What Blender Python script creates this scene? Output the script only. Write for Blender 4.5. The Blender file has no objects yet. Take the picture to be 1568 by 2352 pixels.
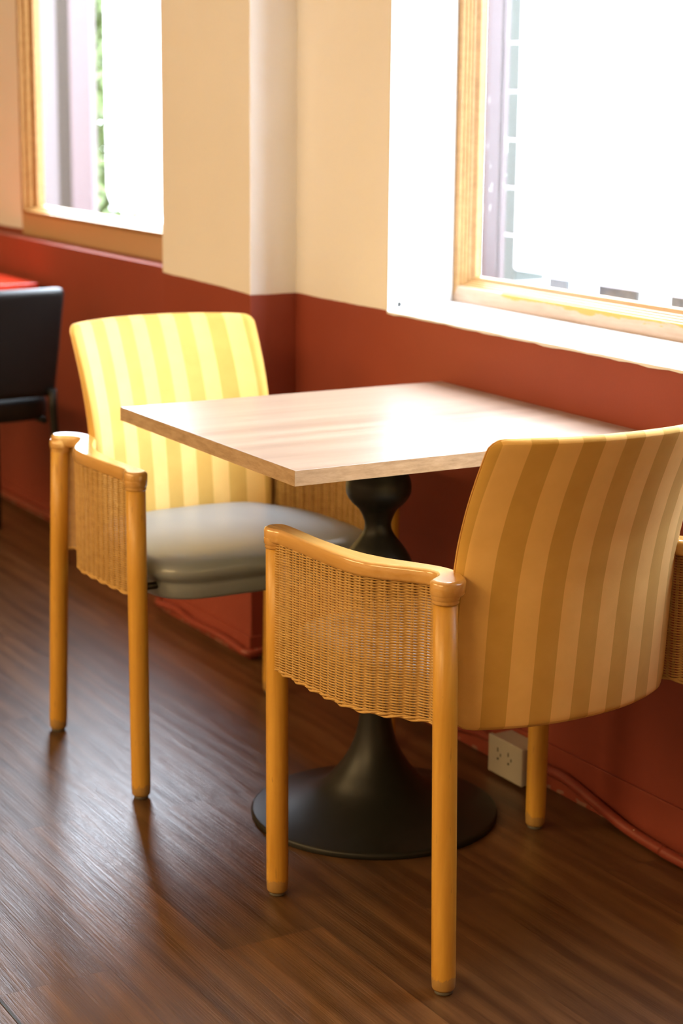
import bpy, bmesh, math, random
from mathutils import Matrix, Vector
random.seed(7)
SC = bpy.context.scene
COL = SC.collection
PI = math.pi

# ------------------------------------------------------------------ camera
cam_d = bpy.data.cameras.new('camera')
cam = bpy.data.objects.new('camera', cam_d)
COL.objects.link(cam)
SC.camera = cam
Rv = Vector((0.50144244, 0.86514138, 0.00926696))
Uv = Vector((-0.19430107, 0.10216815, 0.97560687))
Fv = Vector((-0.84309108, 0.49101127, -0.21932934))
m = Matrix((Rv, Uv, -Fv)).transposed().to_4x4()
m.translation = Vector((0, 0, 1.3392))
cam.matrix_world = m
cam_d.sensor_fit = 'VERTICAL'
cam_d.sensor_height = 36.0
cam_d.lens = 36.0 * 4357.6 / 2352.0
cam_d.clip_start = 0.05
cam_d.dof.use_dof = True
cam_d.dof.focus_distance = 2.92
cam_d.dof.aperture_fstop = 4.0

# ------------------------------------------------------------------ view + world + lights
SC.view_settings.view_transform = 'Standard'
SC.view_settings.look = 'None'
SC.view_settings.gamma = 1
SC.view_settings.use_curve_mapping = False
SC.view_settings.exposure = 0.45
world = bpy.data.worlds.new('world')
SC.world = world
world.use_nodes = True
bg = world.node_tree.nodes['Background']
bg.inputs['Color'].default_value = (0.82, 0.91, 1.04, 1)
SKY = 24.5
bg.inputs['Strength'].default_value = SKY


def area(name, loc, look, sx, sy, power, color, portal=False):
    d = bpy.data.lights.new(name, 'AREA')
    d.shape = 'RECTANGLE'
    d.size, d.size_y = sx, sy
    d.energy = power
    d.color = color
    if portal:
        d.cycles.is_portal = True
    o = bpy.data.objects.new(name, d)
    COL.objects.link(o)
    o.location = loc
    o.rotation_euler = (Vector(look) - Vector(loc)).to_track_quat('-Z', 'Y').to_euler()
    return o


# window geometry (metres)
WR = dict(x0=-3.538, x1=-1.85, z0=0.872, z1=2.50, y=2.35)      # window by the table
WL = dict(x0=-5.774, x1=-4.43, z0=0.935, z1=1.85, y=2.20)      # far window
for W in (WR, WL):
    area('daylight_portal', ((W['x0'] + W['x1']) / 2, W['y'] + 0.07, (W['z0'] + W['z1']) / 2),
         ((W['x0'] + W['x1']) / 2, 0, (W['z0'] + W['z1']) / 2), W['x1'] - W['x0'], W['z1'] - W['z0'], 1, (1, 1, 1), True)
# unseen warm fill lights added under the ceiling for the room's ambient light
area('warm_fill_light', (-1.5, -1.8, 2.62), (-1.9, -0.9, 0), 2.4, 1.6, 128, (1.0, 0.67, 0.29))
area('warm_fill_light', (-4.6, -1.6, 2.62), (-4.6, -1.0, 0), 2.4, 1.6, 118, (1.0, 0.67, 0.29))

# ------------------------------------------------------------------ materials


def mat(name, base=(0.8, 0.8, 0.8), rough=0.5, metal=0.0, spec=0.5, coat=0.0, sheen=0.0):
    M = bpy.data.materials.new(name)
    M.use_nodes = True
    b = M.node_tree.nodes['Principled BSDF']
    b.inputs['Base Color'].default_value = (*base, 1)
    b.inputs['Roughness'].default_value = rough
    b.inputs['Metallic'].default_value = metal
    b.inputs['Specular IOR Level'].default_value = spec
    b.inputs['Coat Weight'].default_value = coat
    b.inputs['Coat Roughness'].default_value = 0.25
    b.inputs['Sheen Weight'].default_value = sheen
    return M


class NT:
    def __init__(s, M):
        s.t = M.node_tree
        s.b = s.t.nodes.get('Principled BSDF')

    def n(s, kind, **kw):
        o = s.t.nodes.new(kind)
        for k, v in kw.items():
            if k.startswith('i_'):
                o.inputs[k[2:].replace('_', ' ')].default_value = v
            else:
                setattr(o, k, v)
        return o

    def l(s, a, b):
        s.t.links.new(a, b)

    def ramp(s, src, stops):
        r = s.n('ShaderNodeValToRGB')
        e = r.color_ramp.elements
        while len(e) > 1:
            e.remove(e[0])
        e[0].position, e[0].color = stops[0][0], (*stops[0][1], 1)
        for p, c in stops[1:]:
            q = e.new(p)
            q.color = (*c, 1)
        s.l(src, r.inputs['Fac'])
        return r.outputs['Color']

    def mapping(s, kind='Object', scale=(1, 1, 1), rot=(0, 0, 0)):
        tc = s.n('ShaderNodeTexCoord')
        mp = s.n('ShaderNodeMapping')
        mp.inputs['Scale'].default_value = scale
        mp.inputs['Rotation'].default_value = rot
        s.l(tc.outputs[kind], mp.inputs['Vector'])
        return mp.outputs['Vector']

    def noise(s, vec, scale, detail=4, rough=0.5, dist=0.0):
        n = s.n('ShaderNodeTexNoise')
        n.inputs['Scale'].default_value = scale
        n.inputs['Detail'].default_value = detail
        n.inputs['Roughness'].default_value = rough
        n.inputs['Distortion'].default_value = dist
        s.l(vec, n.inputs['Vector'])
        return n.outputs['Fac']

    def math(s, op, a, b=None, c=None):
        n = s.n('ShaderNodeMath', operation=op)
        for i, v in enumerate((a, b, c)):
            if v is None:
                continue
            if isinstance(v, (int, float)):
                n.inputs[i].default_value = v
            else:
                s.l(v, n.inputs[i])
        return n.outputs[0]

    def mix(s, f, a, b, blend='MIX'):
        n = s.n('ShaderNodeMix', data_type='RGBA', blend_type=blend)
        for idx, v in ((0, f), (6, a), (7, b)):
            if isinstance(v, (int, float)):
                n.inputs[idx].default_value = v
            elif isinstance(v, tuple):
                n.inputs[idx].default_value = (*v, 1)
            else:
                s.l(v, n.inputs[idx])
        return n.outputs[2]

    def bump(s, h, strength=0.3, dist=0.01):
        n = s.n('ShaderNodeBump')
        n.inputs['Strength'].default_value = strength
        n.inputs['Distance'].default_value = dist
        s.l(h, n.inputs['Height'])
        s.l(n.outputs['Normal'], s.b.inputs['Normal'])
        return n


def wall_material():
    """red dado below the paint line, cream above; the line wobbles like hand painting"""
    M = mat('wall_paint', rough=0.55, spec=0.35)
    N = NT(M)
    g = N.n('ShaderNodeNewGeometry')
    sp = N.n('ShaderNodeSeparateXYZ')
    N.l(g.outputs['Position'], sp.inputs[0])
    wob = N.noise(g.outputs['Position'], 9, 3)
    slow = N.noise(g.outputs['Position'], 1.9, 1)
    line = N.math('ADD', N.math('MULTIPLY_ADD', wob, 0.006, 0.859), N.math('MULTIPLY', slow, 0.012))
    slope = N.math('MULTIPLY', N.math('MAXIMUM', N.math('SUBTRACT', -3.87, sp.outputs['X']), 0.0), 0.026)
    slope = N.math('MINIMUM', slope, 0.013)
    line = N.math('ADD', line, slope)
    up = N.math('GREATER_THAN', sp.outputs['Z'], line)
    var = N.noise(g.outputs['Position'], 3.0, 5)
    red = N.ramp(var, [(0.25, (0.24, 0.044, 0.024)), (0.75, (0.28, 0.056, 0.031))])
    cream = N.ramp(var, [(0.25, (0.80, 0.79, 0.79)), (0.75, (0.84, 0.83, 0.83))])
    chips = N.math('MULTIPLY', N.math('LESS_THAN', sp.outputs['Z'], N.math('MULTIPLY', wob, 0.018)),
                   N.math('GREATER_THAN', N.noise(g.outputs['Position'], 45, 3), 0.56))
    paint = N.mix(up, red, cream)
    N.l(N.mix(N.math('MULTIPLY', chips, 0.4), paint, (0.36, 0.28, 0.22)), N.b.inputs['Base Color'])
    N.bump(N.noise(g.outputs['Position'], 160, 5, 0.6), 0.12, 0.003)
    return M


def white_paint():
    M = mat('white_reveal_paint', (0.74, 0.74, 0.74), 0.6, spec=0.3)
    N = NT(M)
    g = N.n('ShaderNodeNewGeometry')
    N.bump(N.noise(g.outputs['Position'], 60, 4), 0.15, 0.004)
    return M


def floor_material():
    M = mat('vinyl_plank_floor', rough=0.4, spec=0.8)
    N = NT(M)
    g = N.n('ShaderNodeNewGeometry')
    sp = N.n('ShaderNodeSeparateXYZ')
    N.l(g.outputs['Position'], sp.inputs[0])
    X, Y = sp.outputs['X'], sp.outputs['Y']
    rowf = N.math('DIVIDE', N.math('SUBTRACT', Y, 0.8805), 0.1815)
    row = N.math('FLOOR', rowf)
    fy = N.math('SUBTRACT', rowf, row)
    # staggered end joints
    off = N.math('MULTIPLY', N.math('FRACT', N.math('MULTIPLY_ADD', row, 0.49, 0.0)), 1.22)
    colf = N.math('DIVIDE', N.math('ADD', N.math('ADD', X, 2.52), off), 1.22)
    coli = N.math('FLOOR', colf)
    fx = N.math('SUBTRACT', colf, coli)
    cmb = N.n('ShaderNodeCombineXYZ')
    N.l(row, cmb.inputs[0]); N.l(coli, cmb.inputs[1])
    wn = N.n('ShaderNodeTexWhiteNoise', noise_dimensions='3D')
    N.l(cmb.outputs[0], wn.inputs['Vector'])
    # grain coordinates, shifted per plank
    gv = N.n('ShaderNodeCombineXYZ')
    N.l(N.math('MULTIPLY_ADD', wn.outputs['Value'], 17.0, N.math('MULTIPLY', X, 1.0)), gv.inputs[0])
    N.l(N.math('MULTIPLY_ADD', wn.outputs['Value'], 5.0, N.math('MULTIPLY', Y, 9.0)), gv.inputs[1])
    cath = N.n('ShaderNodeTexWave', wave_type='BANDS', bands_direction='Y')
    cath.inputs['Scale'].default_value = 0.8
    cath.inputs['Distortion'].default_value = 7.0
    cath.inputs['Detail'].default_value = 3.0
    cath.inputs['Detail Scale'].default_value = 1.1
    N.l(gv.outputs[0], cath.inputs['Vector'])
    gv2 = N.n('ShaderNodeCombineXYZ')
    N.l(N.math('MULTIPLY_ADD', wn.outputs['Value'], 9.0, N.math('MULTIPLY', X, 3.0)), gv2.inputs[0])
    N.l(N.math('MULTIPLY', Y, 135.0), gv2.inputs[1])
    fine = N.noise(gv2.outputs[0], 2.0, 4, 0.6, 0.6)
    broad = N.noise(gv.outputs[0], 2.2, 3, 0.5, 0.4)
    f = N.math('ADD', N.math('ADD', N.math('MULTIPLY', broad, 0.50), N.math('MULTIPLY', fine, 0.34)), N.math('MULTIPLY', cath.outputs['Fac'], 0.12))
    colr = N.ramp(f, [(0.28, (0.040, 0.017, 0.006)), (0.48, (0.092, 0.042, 0.014)), (0.70, (0.165, 0.083, 0.030))])
    tone = N.math('MULTIPLY_ADD', wn.outputs['Value'], 0.55, 0.72)
    tc = N.n('ShaderNodeCombineXYZ')
    for i in range(3):
        N.l(tone, tc.inputs[i])
    colr = N.mix(1.0, colr, tc.outputs[0], 'MULTIPLY')
    seam = N.math('MAXIMUM', N.math('MAXIMUM', N.math('LESS_THAN', fy, 0.006), N.math('GREATER_THAN', fy, 0.994)),
                  N.math('LESS_THAN', fx, 0.0012))
    colr = N.mix(N.math('MULTIPLY', seam, 0.6), colr, (0.05, 0.02, 0.01))
    N.l(colr, N.b.inputs['Base Color'])
    rg = N.math('MULTIPLY_ADD', fine, 0.12, 0.27)
    N.l(rg, N.b.inputs['Roughness'])
    h = N.math('SUBTRACT', N.math('ADD', fine, N.math('MULTIPLY', cath.outputs['Fac'], 0.35)), N.math('MULTIPLY', seam, 1.5))
    N.bump(h, 0.42, 0.0016)
    return M


def wood(name, c0, c1, rough=0.38, axis='Z', coat=0.15, scale=1.0, worn=False):
    M = mat(name, rough=rough, coat=coat)
    N = NT(M)
    sc = {'Z': (60, 60, 4), 'X': (4, 60, 60), 'Y': (60, 4, 60)}[axis]
    v = N.mapping('Object', tuple(s * scale for s in sc))
    f = N.noise(v, 1.0, 5, 0.6, 0.5)
    c = N.ramp(f, [(0.3, c0), (0.7, c1)])
    if worn:
        v2 = N.mapping('Object', (160, 160, 22))
        scr = N.noise(v2, 1.0, 3, 0.5)
        k = N.math('MULTIPLY', N.math('GREATER_THAN', scr, 0.69), 0.35)
        c = N.mix(k, c, (0.22, 0.12, 0.03))
        g = N.n('ShaderNodeNewGeometry')
        sp = N.n('ShaderNodeSeparateXYZ')
        N.l(g.outputs['Position'], sp.inputs[0])
        scuff = N.noise(N.mapping('Object', (70, 70, 30)), 1.0, 5, 0.7)
        lo = N.math('LESS_THAN', N.math('ADD', sp.outputs['Z'], N.math('MULTIPLY', scuff, 0.05)), 0.052)
        c = N.mix(N.math('MULTIPLY', lo, 0.55), c, (0.24, 0.16, 0.075))
    N.l(c, N.b.inputs['Base Color'])
    N.bump(f, 0.06, 0.002)
    return M


def stripe_material(name, phase, width=0.0375):
    M = mat(name, rough=0.75, spec=0.15, sheen=0.1)
    N = NT(M)
    N.b.inputs['Sheen Roughness'].default_value = 0.55
    N.b.inputs['Sheen Tint'].default_value = (1.0, 0.9, 0.7, 1)
    tc = N.n('ShaderNodeTexCoord')
    sp = N.n('ShaderNodeSeparateXYZ')
    N.l(tc.outputs['UV'], sp.inputs[0])
    ph = N.math('FRACT', N.math('DIVIDE', N.math('ADD', sp.outputs['X'], 10 * 2 * width + phase), 2 * width))
    s = N.math('GREATER_THAN', ph, 0.5)
    nz = N.noise(tc.outputs['UV'], 14, 5, 0.6)
    light = N.ramp(nz, [(0.3, (0.77, 0.49, 0.155)), (0.7, (0.84, 0.545, 0.185))])
    dark = N.ramp(nz, [(0.3, (0.56, 0.335, 0.075)), (0.7, (0.62, 0.375, 0.09))])
    N.l(N.mix(s, light, dark), N.b.inputs['Base Color'])
    N.l(N.math('MULTIPLY_ADD', s, -0.12, 0.8), N.b.inputs['Roughness'])
    N.bump(N.noise(tc.outputs['UV'], 900, 3), 0.15, 0.001)
    return M


M_wall = wall_material()
M_white = white_paint()
M_floor = floor_material()
M_ceil = mat('ceiling_paint', (0.80, 0.70, 0.54), 0.8)
M_cream = mat('plain_cream_paint', (0.80, 0.62, 0.38), 0.7)
M_leg = wood('honey_beech', (0.50, 0.245, 0.025), (0.63, 0.345, 0.050), 0.40, 'Z', 0.12, worn=True)
M_rail = wood('honey_beech_arm', (0.53, 0.28, 0.065), (0.64, 0.37, 0.11), 0.24, 'X', 1.0)
M_rail.node_tree.nodes['Principled BSDF'].inputs['Coat Roughness'].default_value = 0.10
M_black = mat('black_cast_iron', (0.010, 0.010, 0.008), 0.42, spec=0.32)
M_black2 = mat('black_leather', (0.011, 0.011, 0.010), 0.45, spec=0.35)
M_darksteel = mat('dark_steel', (0.06, 0.06, 0.055), 0.35, 0.8)
M_glide = mat('grey_glide', (0.13, 0.12, 0.10), 0.5)


def wicker_mat():
    M = mat('paper_wicker', rough=0.55, spec=0.35)
    N = NT(M)
    v = N.mapping('Object', (40, 40, 90))
    f = N.noise(v, 1.0, 4, 0.6)
    N.l(N.ramp(f, [(0.3, (0.46, 0.27, 0.08)), (0.7, (0.58, 0.36, 0.12))]), N.b.inputs['Base Color'])
    return M


def leather():
    M = mat('grey_green_leather', rough=0.30, spec=0.75)
    N = NT(M)
    v = N.mapping('Object')
    N.l(N.ramp(N.noise(v, 8, 3), [(0.3, (0.215, 0.245, 0.27)), (0.7, (0.25, 0.28, 0.30))]), N.b.inputs['Base Color'])
    N.bump(N.noise(v, 350, 3), 0.10, 0.001)
    return M


def laminate(name, c0, c1, c2, rough, axis_scale, coat=0.0):
    M = mat(name, rough=rough, spec=0.5, coat=coat)
    N = NT(M)
    v = N.mapping('Object', axis_scale)
    f = N.noise(v, 1.0, 5, 0.55, 0.3)
    v2 = N.mapping('Object', tuple(a * 5 for a in axis_scale))
    f2 = N.noise(v2, 1.0, 4, 0.6)
    k = N.math('ADD', N.math('MULTIPLY', f, 0.7), N.math('MULTIPLY', f2, 0.3))
    N.l(N.ramp(k, [(0.34, c0), (0.5, c1), (0.66, c2)]), N.b.inputs['Base Color'])
    N.l(N.math('MULTIPLY_ADD', f2, 0.14, rough - 0.07), N.b.inputs['Roughness'])
    N.bump(f2, 0.06, 0.001)
    return M


M_wick = wicker_mat()
M_seat = leather()
M_top = laminate('walnut_laminate', (0.20, 0.130, 0.088), (0.27, 0.185, 0.13), (0.325, 0.23, 0.165), 0.33, (16, 0.6, 16))
M_edge_front = laminate('laminate_edge', (0.33, 0.23, 0.14), (0.42, 0.30, 0.19), (0.49, 0.36, 0.24), 0.5, (30, 30, 160))


def worn_frame_mat():
    """beige timber with rubbed yellow varnish left in patches"""
    M = mat('yellow_varnished_timber', rough=0.45, spec=0.4)
    N = NT(M)
    v = N.mapping('Object', (5, 60, 60))
    f = N.noise(v, 1.0, 5, 0.65, 0.6)
    N.l(N.ramp(f, [(0.35, (0.29, 0.15, 0.045)), (0.65, (0.37, 0.205, 0.068))]), N.b.inputs['Base Color'])
    N.bump(f, 0.08, 0.002)
    return M


def worn_sill_mat():
    M = mat('worn_timber_rail', rough=0.55, spec=0.35)
    N = NT(M)
    v = N.mapping('Object', (7, 40, 55))
    f = N.noise(v, 1.0, 6, 0.7, 0.4)
    g = N.n('ShaderNodeNewGeometry')
    sp = N.n('ShaderNodeSeparateXYZ')
    N.l(g.outputs['Position'], sp.inputs[0])
    # varnish survives only along the upper part, right of a ragged end
    a = N.math('GREATER_THAN', N.math('ADD', sp.outputs['X'], N.math('MULTIPLY', f, 0.03)), -3.325)
    t = N.math('ADD', N.math('MULTIPLY', f, 0.070), N.math('MULTIPLY', sp.outputs['Z'], 1.0))
    b = N.math('GREATER_THAN', t, 0.9345)
    k = N.math('MULTIPLY', a, b)
    base = N.ramp(f, [(0.35, (0.36, 0.24, 0.15)), (0.65, (0.45, 0.32, 0.22))])
    N.l(N.mix(k, base, (0.46, 0.22, 0.025)), N.b.inputs['Base Color'])
    return M


M_frame = worn_frame_mat()
M_sillr = worn_sill_mat()
M_tan = mat('tan_board', (0.50, 0.33, 0.18), 0.55)
M_cable = mat('red_painted_conduit', rough=0.4)
_N = NT(M_cable)
_v = _N.mapping('Object')
_f = _N.noise(_v, 38, 2)
_N.l(_N.mix(_N.math('GREATER_THAN', _f, 0.72), (0.23, 0.040, 0.022), (0.60, 0.45, 0.36)), _N.b.inputs['Base Color'])

M_glass = bpy.data.materials.new('window_glass')
M_glass.use_nodes = True
_t = M_glass.node_tree
_t.nodes.clear()
_o = _t.nodes.new('ShaderNodeOutputMaterial')
_mx = _t.nodes.new('ShaderNodeMixShader')
_tr = _t.nodes.new('ShaderNodeBsdfTransparent')
_gl = _t.nodes.new('ShaderNodeBsdfGlossy')
_gl.inputs['Roughness'].default_value = 0.02
_mx.inputs[0].default_value = 0.05
_tr.inputs[0].default_value = (0.97, 0.98, 0.98, 1)
_t.links.new(_tr.outputs[0], _mx.inputs[1])
_t.links.new(_gl.outputs[0], _mx.inputs[2])
_t.links.new(_mx.outputs[0], _o.inputs[0])

# ------------------------------------------------------------------ mesh helpers


class MB:
    def __init__(s):
        s.v, s.f, s.sm, s.uv = [], [], [], None

    def add(s, vs, fs, smooth=True):
        b = len(s.v)
        s.v += [tuple(p) for p in vs]
        s.f += [tuple(b + i for i in f) for f in fs]
        s.sm += [smooth] * len(fs)

    def box(s, a, b, bev=0.0):
        x0, y0, z0 = (min(a[i], b[i]) for i in range(3))
        x1, y1, z1 = (max(a[i], b[i]) for i in range(3))
        if bev <= 0:
            s.add([(x0, y0, z0), (x1, y0, z0), (x1, y1, z0), (x0, y1, z0), (x0, y0, z1), (x1, y0, z1), (x1, y1, z1), (x0, y1, z1)],
                  [(0, 3, 2, 1), (4, 5, 6, 7), (0, 1, 5, 4), (1, 2, 6, 5), (2, 3, 7, 6), (3, 0, 4, 7)], False)
            return
        bm = bmesh.new()
        bmesh.ops.create_cube(bm, size=1)
        for v in bm.verts:
            v.co = Vector(((x0 + x1) / 2 + v.co.x * (x1 - x0), (y0 + y1) / 2 + v.co.y * (y1 - y0), (z0 + z1) / 2 + v.co.z * (z1 - z0)))
        bmesh.ops.bevel(bm, geom=bm.edges[:], offset=bev, segments=3, affect='EDGES', profile=0.5)
        bm.verts.index_update()
        s.add([v.co[:] for v in bm.verts], [[v.index for v in f.verts] for f in bm.faces], False)
        bm.free()

    def tube(s, pts, r, n=12, caps=True):
        pts = [Vector(p) for p in pts]
        rs = r if isinstance(r, (list, tuple)) else [r] * len(pts)
        up = None
        rings = []
        for i, p in enumerate(pts):
            t = (pts[min(i + 1, len(pts) - 1)] - pts[max(i - 1, 0)]).normalized()
            if up is None:
                up = Vector((0, 0, 1)) if abs(t.z) < 0.9 else Vector((1, 0, 0))
            a = (up - t * up.dot(t)).normalized()
            up = a
            b = t.cross(a)
            rings.append([p + rs[i] * (math.cos(2 * PI * k / n) * a + math.sin(2 * PI * k / n) * b) for k in range(n)])
        vs = [q for rg in rings for q in rg]
        fs = [(i * n + k, i * n + (k + 1) % n, (i + 1) * n + (k + 1) % n, (i + 1) * n + k) for i in range(len(pts) - 1) for k in range(n)]
        s.add(vs, fs, True)
        if caps:
            b = len(s.v) - len(vs)
            s.f.append(tuple(b + k for k in reversed(range(n)))); s.sm.append(False)
            e = len(s.v) - n
            s.f.append(tuple(e + k for k in range(n))); s.sm.append(False)

    def lathe(s, prof, c=(0, 0, 0), n=64):
        vs, fs = [], []
        for r, z in prof:
            for k in range(n):
                a = 2 * PI * k / n
                vs.append((c[0] + r * math.cos(a), c[1] + r * math.sin(a), c[2] + z))
        for i in range(len(prof) - 1):
            for k in range(n):
                fs.append((i * n + k, i * n + (k + 1) % n, (i + 1) * n + (k + 1) % n, (i + 1) * n + k))
        s.add(vs, fs, True)
        b = len(s.v) - len(vs)
        s.f.append(tuple(b + k for k in reversed(range(n)))); s.sm.append(False)
        e = len(s.v) - n
        s.f.append(tuple(e + k for k in range(n))); s.sm.append(False)

    def prism(s, poly, layers):
        """layers: list of (z, inset) stacked rings of a closed plan polygon"""
        n = len(poly)
        P = [Vector((p[0], p[1])) for p in poly]
        area2 = sum(P[i].x * P[(i + 1) % n].y - P[(i + 1) % n].x * P[i].y for i in range(n))
        if area2 < 0:
            P.reverse()
        nor = []
        for i in range(n):
            t = (P[(i + 1) % n] - P[i - 1]).normalized()
            nor.append(Vector((t.y, -t.x)))
        vs = []
        for z, ins in layers:
            vs += [(P[i].x - nor[i].x * ins, P[i].y - nor[i].y * ins, z) for i in range(n)]
        fs = [(j * n + i, j * n + (i + 1) % n, (j + 1) * n + (i + 1) % n, (j + 1) * n + i) for j in range(len(layers) - 1) for i in range(n)]
        s.add(vs, fs, True)
        b = len(s.v) - len(vs)
        s.f.append(tuple(b + k for k in reversed(range(n)))); s.sm.append(False)
        e = len(s.v) - n
        s.f.append(tuple(e + k for k in range(n))); s.sm.append(False)

    def build(s, name, material, parent=None, loc=None):
        me = bpy.data.meshes.new(name)
        me.from_pydata(s.v, [], s.f)
        me.polygons.foreach_set('use_smooth', s.sm)
        me.materials.append(material)
        if s.uv is not None:
            uvl = me.uv_layers.new(name='UVMap')
            for lp in me.loops:
                uvl.data[lp.index].uv = s.uv[lp.vertex_index]
        me.update()
        o = bpy.data.objects.new(name, me)
        COL.objects.link(o)
        if parent:
            o.parent = parent
        if loc:
            o.location = loc
        return o


def catmull(pts, closed=False, k=8):
    n = len(pts)
    out = []
    rng = range(n) if closed else range(n - 1)
    for i in rng:
        g = lambda j: Vector(pts[j % n]) if closed else Vector(pts[max(0, min(n - 1, j))])
        p0, p1, p2, p3 = g(i - 1), g(i), g(i + 1), g(i + 2)
        for q in range(k):
            t = q / k
            out.append(0.5 * ((2 * p1) + (p2 - p0) * t + (2 * p0 - 5 * p1 + 4 * p2 - p3) * t * t + (3 * p1 - p0 - 3 * p2 + p3) * t ** 3))
    if not closed:
        out.append(Vector(pts[-1]))
    return out


def struct(o, label=None):
    o['kind'] = 'structure'
    if label:
        o['label'] = label
    return o


def thing(name, label, cat, loc=(0, 0, 0), rz=0.0, group=None):
    o = bpy.data.objects.new(name, None)
    COL.objects.link(o)
    o.empty_display_size = 0.1
    o.location = loc
    o.rotation_euler = (0, 0, rz)
    return tag(o, label, cat, group)


def tag(o, label, cat, group=None, kind=None):
    o['label'] = label
    o['category'] = cat
    if group:
        o['group'] = group
    if kind:
        o['kind'] = kind
    return o


# ------------------------------------------------------------------ the room
Y1, Y2, Y3 = 2.005, 2.125, 2.125      # pillar face, table-side wall, far-window wall
PX0, PX1 = -4.345, -3.868            # pillar
CZ = 2.68
b = MB(); b.box((-9.5, -3.2, -0.06), (1.6, 2.6, 0.0)); struct(b.build('floor', M_floor))
b = MB(); b.box((-9.5, -3.2, CZ), (1.6, 2.6, CZ + 0.1)); struct(b.build('ceiling', M_ceil))
b = MB(); b.box((-9.5, -3.3, 0), (1.6, -3.2, CZ)); struct(b.build('wall_rear', M_cream))
b = MB(); b.box((1.6, -3.2, 0), (1.7, 2.6, CZ)); struct(b.build('wall_right', M_cream))
b = MB(); b.box((-9.6, -3.2, 0), (-9.5, 2.6, CZ)); struct(b.build('wall_left', M_cream))

# pillar between the two windows
b = MB(); b.box((PX0, Y1, 0), (PX1, 2.40, CZ), 0.004)
struct(b.build('wall_pillar', M_wall))

# wall beside and below the table window, with a splayed reveal
wr = MB()
xr0, xr1 = WR['x0'], WR['x1']
f0, f1 = -3.458, -1.76      # opening edges on the room face
sz = 0.868
wr.box((PX1, Y2, 0), (1.6, 2.372, sz - 0.002))
wr.add([(PX1, Y2, sz - 0.002), (f0, Y2, sz - 0.002), (f0, Y2, CZ), (PX1, Y2, CZ),
        (PX1, 2.372, sz - 0.002), (xr0, 2.372, sz - 0.002), (xr0, 2.372, CZ), (PX1, 2.372, CZ), (xr0, 2.35, sz - 0.002), (xr0, 2.35, CZ)],
       [(0, 1, 2, 3), (7, 6, 5, 4), (1, 8, 9, 2), (8, 5, 6, 9)], False)
wr.add([(f1, Y2, sz - 0.002), (1.6, Y2, sz - 0.002), (1.6, Y2, CZ), (f1, Y2, CZ),
        (xr1, 2.35, sz - 0.002), (xr1, 2.35, CZ), (xr1, 2.372, sz - 0.002), (xr1, 2.372, CZ), (1.6, 2.372, sz - 0.002), (1.6, 2.372, CZ)],
       [(0, 1, 2, 3), (4, 0, 3, 5), (6, 4, 5, 7), (8, 6, 7, 9)], False)
wr.add([(f0, Y2, 2.52), (f1, Y2, 2.52), (f1, Y2, CZ), (f0, Y2, CZ), (xr0, 2.372, 2.50), (xr1, 2.372, 2.50), (xr1, 2.372, CZ), (xr0, 2.372, CZ)],
       [(0, 1, 2, 3), (0, 4, 5, 1), (7, 6, 5, 4)], False)
struct(wr.build('wall_window_side', M_wall))
# white painted reveal lining: sill and jambs, slightly uneven front edge
rv = MB()
nseg = 60
pts = []
for i in range(nseg + 1):
    x = f0 + (f1 - f0) * i / nseg
    pts.append((x, Y2 - 0.0035 - 0.002 * random.random(), sz + 0.0 + 0.0015 * random.random()))
vs = []
for (x, y, z) in pts:
    xb = xr0 + (xr1 - xr0) * (x - f0) / (f1 - f0)
    vs += [(x, y + 0.001, z - 0.004 - 0.003 * random.random()), (x, y, z), (x, y + 0.004, z + 0.003), (xb, 2.36, 0.874)]
fs = []
for i in range(nseg):
    for k in range(3):
        a = i * 4 + k
        fs.append((a, a + 4, a + 5, a + 1))
rv.add(vs, fs, False)
for (xa, xb, sgn) in ((f0, xr0, 1), (f1, xr1, -1)):
    vs = []
    nz = 60
    for i in range(nz + 1):
        z = sz + (2.52 - sz) * i / nz
        j = 0.0022 * random.random()
        vs += [(xa - sgn * (0.004 + j), Y2 - 0.0015, z), (xa + sgn * 0.0015, Y2 - 0.002, z), (xb + sgn * 0.0015, 2.36, z)]
    fs = []
    for i in range(nz):
        for k in range(2):
            a = i * 3 + k
            q = (a, a + 3, a + 4, a + 1) if sgn < 0 else (a, a + 1, a + 4, a + 3)
            fs.append(q)
    rv.add(vs, fs, False)
struct(rv.build('trim_1', M_white), 'white painted reveal and sill of the table window')

# far-window wall: red lower wall with a ledge, recessed upper wall around the window
b = MB()
b.box((-9.5, Y3, 0), (PX0, 2.24, 0.866))
b.box((-9.5, 2.20, 0.866), (WL['x0'], 2.24, CZ))
b.box((WL['x1'], 2.20, 0.866), (PX0, 2.24, CZ))
b.box((WL['x0'], 2.20, WL['z1']), (WL['x1'], 2.24, CZ))
b.box((WL['x0'], 2.20, 0.866), (WL['x1'], 2.24, WL['z0']))
struct(b.build('wall_far_window', M_wall))

# baseboards
b = MB(); b.box((PX1, Y2 - 0.006, 0), (1.6, Y2 + 0.01, 0.091), 0.002); struct(b.build('baseboard_right', M_wall))
b = MB(); b.box((PX0 - 0.006, Y1 - 0.006, 0), (PX1 + 0.006, Y1 + 0.03, 0.055), 0.002); struct(b.build('baseboard_pillar', M_wall))
b = MB(); b.box((-9.5, Y3 - 0.006, 0), (PX0 - 0.006, Y3 + 0.01, 0.055), 0.002); struct(b.build('baseboard_left', M_wall))


# ------------------------------------------------------------------ windows


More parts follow.
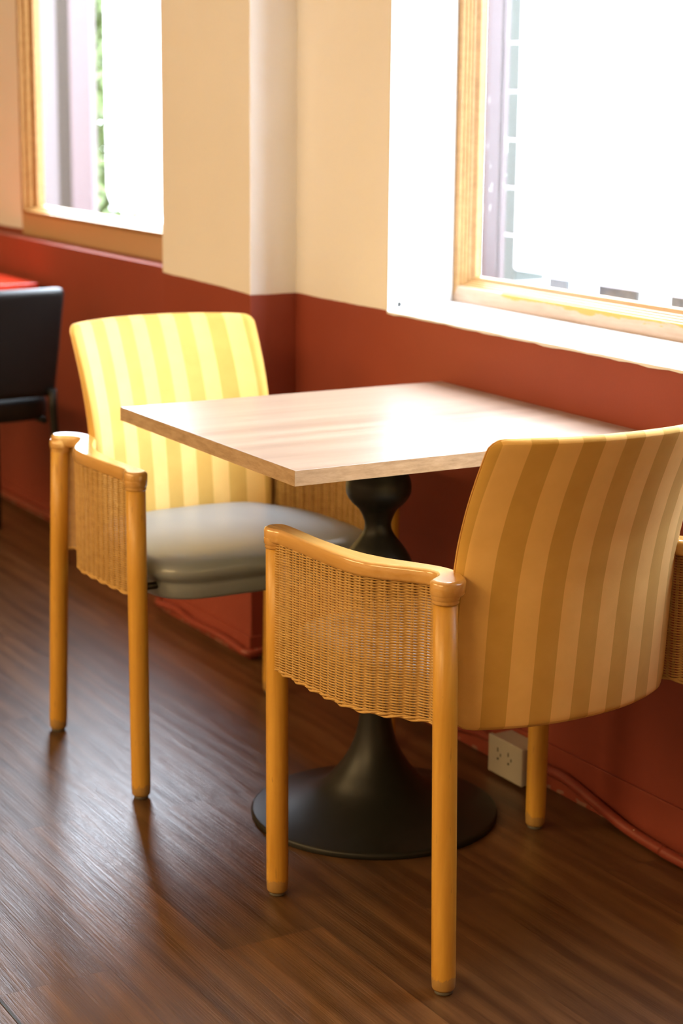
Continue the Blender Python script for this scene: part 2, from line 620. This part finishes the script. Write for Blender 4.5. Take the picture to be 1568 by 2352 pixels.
def window_frame(W, layers, depth0, name, mt, bottom_mat=None):
    """mitred moulded frame: layers = list of (inset, y) of the profile from outer edge inwards"""
    out = []
    x0, x1, z0, z1 = W['x0'], W['x1'], W['z0'], W['z1']
    cor = lambda ins: [(x0 + ins[0], z0 + ins[1]), (x1 - ins[0], z0 + ins[1]), (x1 - ins[0], z1 - ins[0]), (x0 + ins[0], z1 - ins[0])]
    fr = MB()
    rings = []
    for (ix, iz, y) in layers:
        rings.append([(cx, y, cz) for cx, cz in cor((ix, iz))])
    for i in range(len(rings) - 1):
        for k in range(4):
            a0, a1 = rings[i][k], rings[i][(k + 1) % 4]
            b0, b1 = rings[i + 1][k], rings[i + 1][(k + 1) % 4]
            if bottom_mat and k == 0 and i in bottom_mat[1]:
                bottom_mat[2].add([a0, a1, b1, b0], [(0, 1, 2, 3)], False)
            else:
                fr.add([a0, a1, b1, b0], [(0, 1, 2, 3)], False)
    return fr


# window by the table
y = WR['y']
root = bpy.data.objects.new('window_1', None)
COL.objects.link(root)
struct(root, 'big window beside the table, yellow moulded timber frame')
botm = MB()
lay = [(0.0, 0.0, y + 0.05), (0.0, 0.0, y - 0.012), (0.003, 0.003, y - 0.015), (0.030, 0.036, y - 0.015), (0.032, 0.038, y - 0.009),
       (0.035, 0.040, y - 0.009), (0.037, 0.042, y - 0.003), (0.040, 0.044, y - 0.003), (0.042, 0.046, y + 0.003), (0.045, 0.048, y + 0.003),
       (0.046, 0.050, y + 0.008), (0.058, 0.058, y + 0.012), (0.059, 0.059, y + 0.020), (0.060, 0.060, y + 0.024)]
fr = window_frame(WR, lay, 0, 'window_frame', M_frame, (None, (1, 2, 3), botm))
fr.build('window_frame', M_frame, root)
botm.build('bottom_rail', M_sillr, root)
b = MB()
b.box((WR['x0'] + 0.055, y + 0.018, WR['z0'] + 0.055), (WR['x1'] - 0.055, y + 0.022, WR['z1'] - 0.055))
b.build('pane', M_glass, root)

# far window
y = WL['y']
root = bpy.data.objects.new('window_2', None)
COL.objects.link(root)
struct(root, 'far window behind the pillar, thin yellow timber frame over a tan board')
lay = [(0.0, 0.0, y + 0.03), (0.0, 0.0, y - 0.020), (0.003, 0.002, y - 0.023), (0.020, 0.010, y - 0.023), (0.024, 0.012, y - 0.014),
       (0.036, 0.016, y - 0.010), (0.042, 0.019, y + 0.002), (0.062, 0.024, y + 0.008), (0.066, 0.027, y + 0.03)]
window_frame(WL, lay, 0, 'window_frame', M_frame).build('window_frame', M_frame, root)
b = MB(); b.box((WL['x0'] - 0.03, y - 0.010, 0.866), (WL['x1'] + 0.1, y + 0.001, WL['z0'] + 0.002), 0.002)
b.build('apron_board', M_tan, root)
b = MB(); b.box((WL['x0'] + 0.05, y + 0.018, WL['z0'] + 0.02), (WL['x1'] - 0.05, y + 0.022, WL['z1'] - 0.05))
b.build('pane', M_glass, root)

# screw head in the white reveal corner
s = MB()
s.lathe([(0.0062, 0), (0.0062, 0.0015), (0.0035, 0.0026), (0.001, 0.0028)], n=20)
o = s.build('wall_screw', M_darksteel)
o.rotation_euler = (PI / 2, 0, math.radians(68))
o.location = (-3.4672, 2.157, 0.881)
tag(o, 'small dark screw head low in the white window reveal', 'screw')

# ------------------------------------------------------------------ armchair
RAIL_OUT = [(-.030, .2955), (-.08, .297), (-.15, .300), (-.22, .300), (-.262, .2925), (-.298, .2745), (-.330, .2530), (-.354, .2395), (-.372, .2365), (-.386, .2425)]
RAIL_IN = [(-.418, .212), (-.385, .2015), (-.352, .204), (-.312, .221), (-.262, .245), (-.2, .2605), (-.11, .2640), (-.03, .2590)]


def rail_poly(sy):
    front = [(.002, .2595), (.0155, .2660), (.0218, .2810), (.0155, .2965), (.002, .3028), (-.012, .3005)]
    rear = [(-.396, .256), (-.403, .267), (-.418, .2715), (-.434, .265), (-.4405, .249), (-.436, .229)]
    pts = front + RAIL_OUT + rear + RAIL_IN
    return [(p.x, p.y * sy) for p in catmull(pts, True, 6)]


def wicker_panel(sy):
    """real woven strands: horizontal weavers passing in front of and behind upright stakes"""
    path = [(-.012, .2935), (-.05, .295), (-.10, .2975), (-.16, .299), (-.218, .2980), (-.260, .2895), (-.294, .2720), (-.324, .2510), (-.348, .2365), (-.370, .2320), (-.395, .2355), (-.413, .2450)]
    P = catmull(path, False, 14)
    L = [0]
    for i in range(1, len(P)):
        L.append(L[-1] + (P[i] - P[i - 1]).length)
    tot = L[-1]

    def at(s):
        s = max(0, min(tot, s))
        i = 1
        while i < len(L) - 1 and L[i] < s:
            i += 1
        t = (s - L[i - 1]) / (L[i] - L[i - 1])
        p = P[i - 1].lerp(P[i], t)
        tg = (P[i] - P[i - 1]).normalized()
        n = Vector((tg.y, -tg.x))
        if n.y < 0:
            n = -n
        return p, n
    ns = 19
    pitch = tot / ns
    mb = MB()
    z0, z1 = 0.404, 0.6175
    for k in range(ns + 1):
        p, n = at(k * pitch)
        q = p - n * 0.0035
        mb.tube([(q.x, q.y * sy, z0 + 0.002), (q.x, q.y * sy, z1)], 0.0026, 6)
    dz = 0.00215
    rows = int((z1 - z0) / dz)
    spp = 6
    cache = []
    for j in range(ns * spp + 1):
        cache.append(at(j * pitch / spp))
    for r in range(rows):
        z = z0 + (r + .5) * dz
        ph = 0 if r % 2 else PI
        pts = []
        for j, (p, n) in enumerate(cache):
            w = math.cos(PI * j / spp + ph)
            o = -0.0035 + 0.0030 * w
            q = p + n * o
            zz = z + 0.00035 * w
            pts.append((q.x, q.y * sy, zz))
        mb.tube(pts, 0.00130, 5, False)
    # plaited lower border
    for ph, zz in ((0, z0 - 0.001), (PI, z0 - 0.0005), (PI / 2, z0 - 0.0035)):
        pts = []
        for j, (p, n) in enumerate(cache):
            a = PI * j / spp + ph
            q = p + n * (-0.0035 + 0.0024 * math.cos(a))
            pts.append((q.x, q.y * sy, zz + 0.0014 * math.sin(a)))
        mb.tube(pts, 0.0021, 6, False)
    return mb


ZP = [0.395, 0.45, 0.50, 0.58, 0.65, 0.72, 0.78, 0.84, 0.862]
XP = [-.387, -.389, -.391, -.395, -.402, -.422, -.448, -.480, -.492]
SP = [-.063, -.067, -.070, -.074, -.077, -.077, -.074, -.070, -.069]


def interp(z, A, B):
    if z <= A[0]:
        return B[0] + (B[1] - B[0]) * (z - A[0]) / (A[1] - A[0])
    for i in range(1, len(A)):
        if z <= A[i] or i == len(A) - 1:
            t = (z - A[i - 1]) / (A[i] - A[i - 1])
            # smoothstep-free linear; enough rows keep it soft
            return B[i - 1] + (B[i] - B[i - 1]) * t


def back_mesh(wf=1.0, yo=0.0):
    NU, NV = 44, 52
    zb, zt = 0.392, 0.853
    mb = MB()
    uv = []
    import itertools
    half = lambda z: (0.214 + 0.009 * (z - 0.39) / 0.46) * wf

    def smooth_x(z):
        return sum(interp(z + d, ZP, XP) for d in (-.04, -.02, 0, .02, .04)) / 5

    def smooth_s(z):
        return interp(z, ZP, SP)
    vs_list = []
    for j in range(NV + 1):
        t = j / NV
        t = 0.5 - 0.5 * math.cos(PI * t) if True else t
        t = 0.35 * t + 0.65 * (j / NV)
        vs_list.append(t)
    us = []
    for i in range(NU + 1):
        t = i / NU
        t = 0.35 * (0.5 - 0.5 * math.cos(PI * t)) + 0.65 * t
        us.append(-1 + 2 * t)
    r = 0.017

    def ring(z):
        w = half(z)
        rr = r if z > 0.6 else 0.034
        d = min(z - zb, zt - z)
        if d < rr:
            w = w - rr + math.sqrt(max(0, rr * rr - (rr - d) ** 2))
        return w
    rows_z = [zb + (zt - zb) * t for t in vs_list]
    # extra rows near ends for the rounded corners
    extra = [0.0012, 0.003, 0.006]
    rows_z = sorted(set([round(z, 5) for z in rows_z] + [round(zb + e, 5) for e in extra] + [round(zt - e, 5) for e in extra]))
    NR = len(rows_z)
    for side in (0, 1):           # 0 = rear shell, 1 = front padding
        for z in rows_z:
            w = ring(z)
            xe, sg = smooth_x(z), smooth_s(z)
            th = 0.034 - 0.012 * (z - zb) / (zt - zb)
            for u in us:
                yy = u * w
                un = yy / half(z)
                crown = 0.007 * (1 - un * un) * math.sin(PI * min(1, max(0, (z - zb) / (zt - zb)))) ** 0.5
                xo = xe + sg * (1 - min(1, abs(un)) ** 2.3)
                du = min(1 - abs(u), 1)
                edge = min((1 - abs(u)) * w, z - zb, zt - z)
                rnd = 0.0065 * (1 - min(1, edge / 0.008)) ** 2
                zz = z + 0.002 * (1 - un * un) * max(0, (z - 0.7) / 0.15)
                nx = 1.0
                if side == 0:
                    x = xo + rnd
                else:
                    x = xo + th + crown - rnd
                # thickness follows the curve's normal a little at the sides
                sh = (th if side else 0) * 0.45 * un
                mb.v.append((x, yy + yo - sh * (1 if side else 0) * 0.6, zz))
                arc = un * half(z) * 1.06
                uv.append((arc, zz))
    n = NU + 1
    for side in (0, 1):
        base = side * NR * n
        for j in range(NR - 1):
            for i in range(NU):
                a = base + j * n + i
                q = (a, a + 1, a + n + 1, a + n)
                mb.f.append(q if side else tuple(reversed(q)))
                mb.sm.append(True)
    # edge band (separate verts keep the corner crisp-soft)
    loop = [(0, i) for i in range(n)] + [(j, NU) for j in range(1, NR)] + [(NR - 1, i) for i in range(NU - 1, -1, -1)] + [(j, 0) for j in range(NR - 2, 0, -1)]
    o0 = len(mb.v)
    m_ = len(loop)
    cen_y, cen_z = 0, (zb + zt) / 2
    for frac, bulge in ((0, 0), (0.33, 0.0022), (0.67, 0.0022), (1, 0)):
        for (j, i) in loop:
            A = Vector(mb.v[j * n + i]); B = Vector(mb.v[NR * n + j * n + i])
            q = A.lerp(B, frac)
            d = Vector((0, q.y - cen_y, (q.z - cen_z) * 0.9))
            d = d.normalized() if d.length > 0 else d
            # outward direction: mostly the nearest border's
            if i in (0, NU) and 2 < j < NR - 3:
                d = Vector((0, 1 if i else -1, 0))
            elif j in (0, NR - 1) and 2 < i < NU - 2:
                d = Vector((0, 0, 1 if j else -1))
            q = q + d * bulge
            mb.v.append(tuple(q))
            uv.append(uv[j * n + i])
    for k in range(3):
        for i in range(m_):
            a = o0 + k * m_ + i
            a2 = o0 + k * m_ + (i + 1) % m_
            mb.f.append((a, a2, a2 + m_, a + m_))
            mb.sm.append(True)
    mb.uv = uv
    # rim of rear shell for the seam welt
    rim = [Vector(mb.v[j * n + i]) for (j, i) in loop]
    return mb, rim


def seat_mesh():
    """padded seat with a lower welted band; plan is a rounded trapezoid"""
    plan = []
    raw = [(0.058, 0.0), (0.056, 0.11), (0.048, 0.19), (0.018, 0.236), (-0.035, 0.252), (-0.12, 0.254), (-0.24, 0.243), (-0.33, 0.208),
           (-0.385, 0.165), (-0.405, 0.08), (-0.408, 0.0)]
    full = raw + [(x, -y_) for x, y_ in reversed(raw[1:-1])]
    P = catmull(full, True, 6)
    cx = -0.17
    layers = [(0.386, 0.89), (0.388, 0.920), (0.394, 0.934), (0.414, 0.944), (0.4195, 0.940), (0.4235, 0.955), (0.430, 0.985), (0.438, 1.0), (0.447, 0.998),
              (0.457, 0.975), (0.464, 0.93), (0.4695, 0.85), (0.473, 0.72), (0.4755, 0.5), (0.4765, 0.25), (0.477, 0.06)]
    mb = MB()
    n = len(P)
    for z, k in layers:
        for p in P:
            mb.v.append((cx + (p.x - cx) * k, p.y * k, z))
    for j in range(len(layers) - 1):
        for i in range(n):
            mb.f.append((j * n + i, j * n + (i + 1) % n, (j + 1) * n + (i + 1) % n, (j + 1) * n + i))
            mb.sm.append(True)
    mb.f.append(tuple(reversed(range(n)))); mb.sm.append(False)
    e = (len(layers) - 1) * n
    mb.f.append(tuple(e + i for i in range(n))); mb.sm.append(True)
    return mb


WICK_MESH = {}


def make_chair(label, loc, rz, phase, wf=1.0, yo=0.0):
    t = thing('armchair', label, 'chair', loc, rz, None)
    # legs
    for sy in (1, -1):
        for (fx, fy, tx, ty, lab) in ((0.0, .2795, 0.0, .2815, 'front'), (-.441, .2535, -.4165, .2475, 'rear')):
            if lab == 'rear' and sy < 0:
                fy, ty = fy + .009, ty + .007
            mb = MB()
            r0 = 0.0185
            A, B = Vector((fx, fy * sy, 0.006)), Vector((tx, ty * sy, 0.612))
            k = [0, .006, .03, .3, .7, 1]
            rr = [.0155, .0178, r0, .0188, .0186, .0184]
            mb.tube([A.lerp(B, q) for q in k], rr, 20)
            lg = mb.build('leg', M_leg, t)
            g = MB()
            g.lathe([(0.0120, 0.0), (0.0140, 0.001), (0.0140, 0.008)], (fx, fy * sy, 0), 20)
            g.build('foot_glide', M_glide, lg)
    # arm rails
    for sy in (1, -1):
        mb = MB()
        mb.prism(rail_poly(sy), [(0.6155, 0.005), (0.6165, 0.002), (0.620, 0.0), (0.6345, 0.0), (0.6385, 0.0018), (0.6405, 0.0055)])
        ar = mb.build('armrest', M_rail, t)
        for (cx, cy, rad) in ((0.0, .2815, .0212), (-.4175, .2485, .0218)):
            if cx < -.1 and sy < 0:
                cy += .004
            c = MB()
            c.lathe([(rad - .005, .6045), (rad - .002, .6052), (rad - .0008, .608), (rad - .0016, .6105), (rad - .0012, .6115), (rad + .0002, .6135), (rad + .0006, .622), (rad - .001, .630)],
                    (cx, cy * sy, 0), 28)
            c.build('collar', M_rail, ar)
    # wicker sides
    for sy in (1, -1):
        if sy not in WICK_MESH:
            o = wicker_panel(sy).build('wicker_panel', M_wick, t)
            WICK_MESH[sy] = o.data
        else:
            o = bpy.data.objects.new('wicker_panel', WICK_MESH[sy])
            COL.objects.link(o)
            o.parent = t
    # back
    mb, rim = back_mesh(wf, yo)
    M = stripe_material('striped_fabric', phase)
    bk = mb.build('backrest', M, t)
    w = MB()
    w.tube([p + Vector((0.003, 0, 0)) for p in rim] + [rim[0] + Vector((0.003, 0, 0)), rim[1] + Vector((0.003, 0, 0))], 0.0016, 6, False)
    w.build('piping', mat('fabric_welt', (0.55, 0.29, 0.07), 0.8), bk)
    # seat
    seat_mesh().build('seat', M_seat, t)
    # under frame: dark steel bars with spacers to the front legs and rear shell
    for sy in (1, -1):
        fb = MB()
        fb.tube([(-.020, 0.268 * sy, .4110), (-.020, 0.215 * sy, .4110)], .0072, 16)
        fb.build('seat_spacer', M_darksteel, t)
    fb = MB()
    fb.box((-.10, -.20, .376), (-.07, .20, .3865), .002)
    fb.box((-.30, -.16, .378), (-.27, .16, .3885), .002)
    for sy in (1, -1):
        fb.box((-.30, .12 * sy, .379), (-.07, .145 * sy, .3880), .002)
    fb.build('seat_frame', M_darksteel, t)
    return t


make_chair('yellow striped armchair behind the table, lit front of its back and grey seat showing',
           (-3.169, 1.682, 0), math.radians(1.3), 0.05625, 0.965, 0.012)
make_chair('yellow striped armchair in front of the table, turned so its shaded back shows',
           (-2.659, 1.700, 0), math.radians(183.1), 0.0375, 1.0, -0.004)

# ------------------------------------------------------------------ table
TX0, TX1, TY0, TY1 = -3.233, -2.556, 1.4035, 2.1165
tcx, tcy = -2.884, 1.757
t = thing('cafe_table', 'square wood-topped table on a black turned pedestal against the red wall', 'table', (tcx, tcy, 0))
b = MB(); b.box((TX0 - tcx, TY0 - tcy, 0.7245), (TX1 - tcx, TY1 - tcy, 0.7492), 0.0008)
tt = b.build('tabletop', M_top, t)
# edge banding strips
e = MB()
x0, x1, y0, y1 = TX0 - tcx - .0006, TX1 - tcx + .0006, TY0 - tcy - .0006, TY1 - tcy + .0004
e.add([(x0, y0, .7243), (x1, y0, .7243), (x1, y1, .7243), (x0, y1, .7243), (x0, y0, .7488), (x1, y0, .7488), (x1, y1, .7488), (x0, y1, .7488)],
      [(0, 1, 5, 4), (1, 2, 6, 5), (2, 3, 7, 6), (3, 0, 4, 7)], False)
e.build('edge_banding', M_edge_front, tt)
ctl = [(.2312, .0), (.2325, .003), (.2322, .008), (.2295, .0115), (.222, .0135), (.19, .0195), (.155, .029), (.12, .044), (.096, .060), (.0775, .081), (.062, .101), (.0478, .125),
       (.0365, .155), (.0300, .190), (.0265, .235), (.0268, .285), (.0325, .335), (.044, .385), (.0575, .43), (.0648, .465), (.0625, .490), (.0505, .513),
       (.0365, .531), (.0280, .543), (.0244, .554), (.0253, .566), (.0345, .586), (.0490, .601), (.0580, .615), (.0600, .628), (.0585, .641), (.051, .662), (.047, .69), (.047, .712)]
pr = [(p.x, p.y) for p in catmull(ctl, False, 4)]
b = MB(); b.lathe(pr, (0, 0, 0), 96)
b.build('pedestal', M_black, t)
b = MB(); b.lathe([(.13, .712), (.135, .714), (.135, .7245)], (0, 0, 0), 48)
b.build('mounting_plate', M_black, t)

# ------------------------------------------------------------------ power outlet box on the wall base
ob = thing('power_outlet', 'white surface-mounted double socket box at the wall base behind the chair', 'outlet', (-2.885, Y2 - 0.006, 0.008))
M_plastic = mat('ivory_plastic', (0.46, 0.42, 0.35), 0.4)
M_hole = mat('socket_slot', (0.03, 0.025, 0.02), 0.6)
bx = MB(); bx.box((-.066, -.046, 0.0), (.046, 0.0, .074), .002); bx.build('box', M_plastic, ob)
fp = MB(); fp.box((-.0675, -.056, -.001), (.0475, -.046, .0765), .0025); pl = fp.build('cover_plate', M_plastic, ob)
for cx in (-.034, .002):
    h = MB()
    h.box((cx - .0012, -.0568, .048), (cx + .0012, -.0555, .056))
    h.box((cx + .0088, -.0568, .040), (cx + .0112, -.0555, .046))
    h.tube([(cx + .001, -.0569, .0335), (cx + .001, -.0555, .0335)], .0025, 12)
    h.build('socket_hole', M_hole, pl)

# ------------------------------------------------------------------ red painted conduit
c1 = [(-9.4, Y3 - .016, .024), (-6.5, Y3 - .016, .026), (-5.6, Y3 - .016, .025), (PX0 - .03, Y3 - .016, .027), (PX0 - .016, Y3 - .05, .027), (PX0 - .014, Y1 - .016, .026),
      (PX0 + .10, Y1 - .017, .030), (-4.15, Y1 - .017, .022), (-4.0, Y1 - .017, .026), (PX1 - .05, Y1 - .017, .022), (PX1 + .012, Y1 - .018, .020),
      (PX1 + .017, Y1 + .03, .020), (PX1 + .017, Y2 - .045, .020), (PX1 + .04, Y2 - .018, .021),
      (-3.5, Y2 - .018, .022), (-3.2, Y2 - .018, .030), (-3.05, Y2 - .018, .048), (-2.96, Y2 - .018, .046)]
b = MB(); b.tube(catmull(c1, False, 8), .0095, 12)
tag(b.build('conduit', M_cable), 'chipped red painted cable conduit along the wall base, left of the outlet box', 'conduit')
c2 = [(-2.82, Y2 - .018, .045), (-2.76, Y2 - .018, .046), (-2.69, Y2 - .020, .036), (-2.62, Y2 - .022, .024), (-2.55, Y2 - .024, .014), (-2.45, Y2 - .028, .011),
      (-2.3, Y2 - .03, .011), (-1.0, Y2 - .03, .011), (1.5, Y2 - .03, .011)]
b = MB(); b.tube(catmull(c2, False, 8), .0105, 12)
tag(b.build('conduit', M_cable), 'dark red painted cable conduit sagging to the floor right of the outlet box', 'conduit')

# ------------------------------------------------------------------ red table and black chair at the far left
rt = thing('dining_table', 'glossy red tabletop cut off by the left edge, under the far window', 'table', (-5.79, 1.73, 0))
M_red = mat('red_gloss_laminate', (0.62, 0.045, 0.018), 0.22, spec=0.6)
b = MB(); b.box((-.37, -.42, .722), (.37, .362, .750), .003); b.build('tabletop', M_red, rt)
b = MB(); b.lathe([(.20, 0), (.20, .01), (.05, .02), (.03, .03), (.03, .69), (.06, .70), (.14, .705), (.14, .722)], n=40); b.build('pedestal', M_black, rt)

bc = thing('dining_chair', 'black leather dining chair cut off by the left edge, before the red table', 'chair', (-5.04, 1.745, 0), math.radians(180))
# local: facing +x (towards the red table); rear of its back faces the camera
mb = MB()
bm = bmesh.new()
bmesh.ops.create_cube(bm, size=1)
for v in bm.verts:
    v.co = Vector((v.co.x * .055, v.co.y * .47, v.co.z * .31))
bmesh.ops.bevel(bm, geom=bm.edges[:], offset=.024, segments=5, affect='EDGES', profile=0.6)
bmesh.ops.subdivide_edges(bm, edges=[e_ for e_ in bm.edges if e_.calc_length() > .2], cuts=7, use_grid_fill=True)
for v in bm.verts:
    z = v.co.z
    v.co.x += -0.10 * (z + .155) / .31 * 0.55 - 0.02 * (1 - (v.co.y / .235) ** 2)
    v.co.y *= 0.93 + 0.07 * (z + .155) / .31
    v.co.x += -0.04
    v.co.z += .632
bm.verts.index_update()
mb.add([v.co[:] for v in bm.verts], [[v.index for v in f.verts] for f in bm.faces], True)
bm.free()
mb.build('backrest', M_black2, bc)
st = MB()
raw = [(0.44, 0.0), (0.435, 0.15), (0.40, 0.215), (0.30, 0.235), (0.1, 0.23), (0.0, 0.215), (-0.03, 0.15), (-0.035, 0)]
full = raw + [(x, -y_) for x, y_ in reversed(raw[1:-1])]
P = [(p.x, p.y) for p in catmull(full, True, 5)]
st.prism(P, [(.405, .012), (.410, .002), (.43, 0), (.455, 0), (.470, .008), (.477, .022), (.480, .05)])
st.build('seat', M_black2, bc)
for sy in (1, -1):
    l = MB(); l.tube([(-.085, .200 * sy, .50), (-.075, .205 * sy, .44), (-.115, .213 * sy, 0)], .012, 12); l.build('leg', M_black, bc)
    l = MB(); l.tube([(.38, .195 * sy, .405), (.41, .205 * sy, 0)], .012, 12); l.build('leg', M_black, bc)
    l = MB(); l.tube([(-.03, .195 * sy, .405), (.38, .195 * sy, .405)], .010, 10); l.build('side_rail', M_black, bc)

# ------------------------------------------------------------------ floor trim at the lower left
b = MB(); b.box((-2.516, .874, -.002), (-1.6, .8785, .0012)); b.box((-2.519, .85, -.002), (-2.514, .8785, .0012))
struct(b.build('trim_2', mat('black_floor_strip', (0.02, 0.02, 0.018), 0.4)), 'thin dark strip let into the floor')

# ------------------------------------------------------------------ outside
M_ground = mat('pale_paving', (0.5, 0.5, 0.5), 0.9)
b = MB(); b.box((-30, 2.5, -0.4), (6, 14, -0.3)); o = b.build('ground_outside', M_ground); struct(o)
M_render = mat('white_rendered_wall', (0.80, 0.82, 0.85), 0.9)
b = MB(); b.box((-4.945, 3.5, 0.775), (4.0, 3.8, 1.95), .01)
b.box((-4.735, 3.47, 0.772), (4.0, 3.5, 0.863), .006)
o = b.build('opposite_wall', M_render); tag(o, 'white rendered wall outside the table window with a low ledge', 'wall'); o['kind'] = 'structure'

# breeze-block footing seen under that wall
M_block = mat('grey_breeze_block', (0.10, 0.105, 0.10), 0.9)
_N = NT(M_block); _g = _N.n('ShaderNodeNewGeometry')
_N.l(_N.ramp(_N.noise(_g.outputs['Position'], 60, 5, 0.7), [(0.35, (0.035, 0.038, 0.036)), (0.7, (0.085, 0.09, 0.087))]), _N.b.inputs['Base Color'])
for (xa, xb) in ((-4.80, -4.70), (-4.55, -4.36), (-4.215, -4.02), (-3.86, -3.66)):
    b = MB(); b.box((xa, 3.53, 0.45), (xb, 3.548, 0.774), .006)
    tag(b.build('breeze_block', M_block), 'grey breeze block under the white wall outside', 'block', 'grey breeze blocks under the outside wall')
b = MB(); b.box((-5.6, 3.56, -0.35), (4.0, 3.8, 0.45)); struct(b.build('wall_footing', M_render))
# unseen block, as upper storeys, added to shade the outdoor faces from the sky
b = MB(); b.box((-9.6, -3.3, CZ + 0.1), (1.7, 2.40, 8.5)); struct(b.build('wall_sky_blocker', M_render))
# pinkish weathered post just outside the table window, with chipped paint
M_post = mat('weathered_pink_post', rough=0.8, spec=0.0)
_N = NT(M_post); _v = _N.mapping('Object', (30, 30, 5)); _f = _N.noise(_v, 1.0, 5, 0.7, 0.5)
_N.l(_N.mix(_N.math('GREATER_THAN', _f, 0.63), (0.108, 0.085, 0.085), (0.5, 0.5, 0.5)), _N.b.inputs['Base Color'])
b = MB(); b.box((-3.812, 2.60, -0.3), (-3.745, 2.618, 3.1), .004); b.box((-3.741, 2.604, -0.3), (-3.735, 2.618, 3.1), .001)
tag(b.build('outdoor_post', M_post), 'chipped pinkish grey post just outside the table window', 'post')
# mossy block column further back
M_moss = mat('green_grey_block', (0.062, 0.070, 0.059), 0.9, spec=0.0)
bc2 = thing('block_column', 'narrow greenish grey block column outside behind the pinkish post', 'column', (-4.972, 3.56, -0.3))
for k in range(14):
    z0 = 0.001 + k * 0.148
    b = MB(); b.box((-.034, -.06, z0), (.034, .06, z0 + .142), .004); b.build('block', M_moss, bc2)
    b = MB(); b.box((-.030, -.055, z0 + .142), (.030, .055, z0 + .148)); b.build('mortar_joint', M_render, bc2)

# through the far window: posts, a white panel and foliage
M_gpost = mat('brown_grey_post', (0.036, 0.030, 0.025), 0.8, spec=0.0)
M_ppost = mat('pale_pink_post', (0.105, 0.083, 0.084), 0.8, spec=0.0)
M_hazy = mat('pale_grey_board', (0.095, 0.083, 0.083), 0.8, spec=0.0)
b = MB(); b.box((-9.0, 3.505, -0.3), (-8.772, 3.525, 1.75), .005)
tag(b.build('outdoor_board', M_hazy), 'pale grey board outside the far window, leftmost of the uprights', 'board')
b = MB(); b.box((-8.768, 3.50, -0.3), (-8.60, 3.53, 1.75), .006)
tag(b.build('outdoor_post', M_gpost), 'dark brownish grey post outside the far window', 'post')
b = MB(); b.box((-8.575, 3.49, -0.3), (-8.33, 3.52, 1.75), .006)
tag(b.build('outdoor_post', M_ppost), 'broad pale pinkish post outside the far window', 'post')
wp = MB()
poly = [(-8.172, 1.75), (-8.172, .90)] + [(-8.172 + .12 * (1 - math.cos(a * PI / 16)), .90 - .12 * math.sin(a * PI / 16)) for a in range(1, 8)] + [(-8.05, .78), (-7.0, .78), (-7.0, 1.75)]
n_ = len(poly)
wp.add([(x, 3.50, z) for x, z in poly] + [(x, 3.54, z) for x, z in poly], [tuple(range(n_)), tuple(reversed(range(n_, 2 * n_)))] + [(i, (i + 1) % n_, n_ + (i + 1) % n_, n_ + i) for i in range(n_)], False)
tag(wp.build('white_board', M_render), 'white panel with rounded lower corner outside the far window', 'board')
M_leafg = mat('yellow_green_leaf', (0.055, 0.08, 0.014), 0.6)


def shrub(name, label, cx, cy, cz, sx, sy, sz_, n, size, mt):
    mb = MB()
    rnd = random.Random(name)
    for _ in range(n):
        p = Vector((cx + rnd.gauss(0, .4) * sx, cy + rnd.gauss(0, .4) * sy, cz + rnd.uniform(-1, 1) * sz_))
        a = Vector((rnd.uniform(-1, 1), rnd.uniform(-1, 1), rnd.uniform(-1, 1))).normalized()
        c = a.cross(Vector((rnd.uniform(-1, 1), rnd.uniform(-1, 1), rnd.uniform(-1, 1)))).normalized()
        l = size * rnd.uniform(.7, 1.3)
        nn = a.cross(c) * l * .12
        mb.add([p - a * l, p - a * l * .3 + c * l * .35 + nn, p + a * l * .4 + c * l * .3 + nn, p + a * l, p + a * l * .4 - c * l * .3 + nn, p - a * l * .3 - c * l * .35 + nn],
               [(0, 1, 2, 3), (0, 3, 4, 5)], False)
    o = mb.build('foliage', mt)
    st = MB(); st.tube([(cx, cy, -.3), (cx + .02, cy, cz - sz_ * .5), (cx, cy, cz + sz_ * .8)], [.02, .014, .005], 8)
    rt = thing('shrub', label, 'shrub', (0, 0, 0))
    rt.location = (cx, cy, -.3)
    o.parent = rt; o.location = (-cx, -cy, .3)
    so = st.build('stem', M_gpost, rt); so.location = (-cx, -cy, .3)
    return rt


shrub('tall', 'tall yellow green shrub in the gap beside the white panel outside', -9.6, 4.1, 1.0, .22, .15, .95, 1700, .045, M_leafg)
shrub('low', 'low leafy plant along the bottom of the far window, outside', -6.72, 3.05, .66, .60, .12, .14, 420, .026, mat('grey_green_leaf', (0.05, 0.07, 0.035), 0.6))
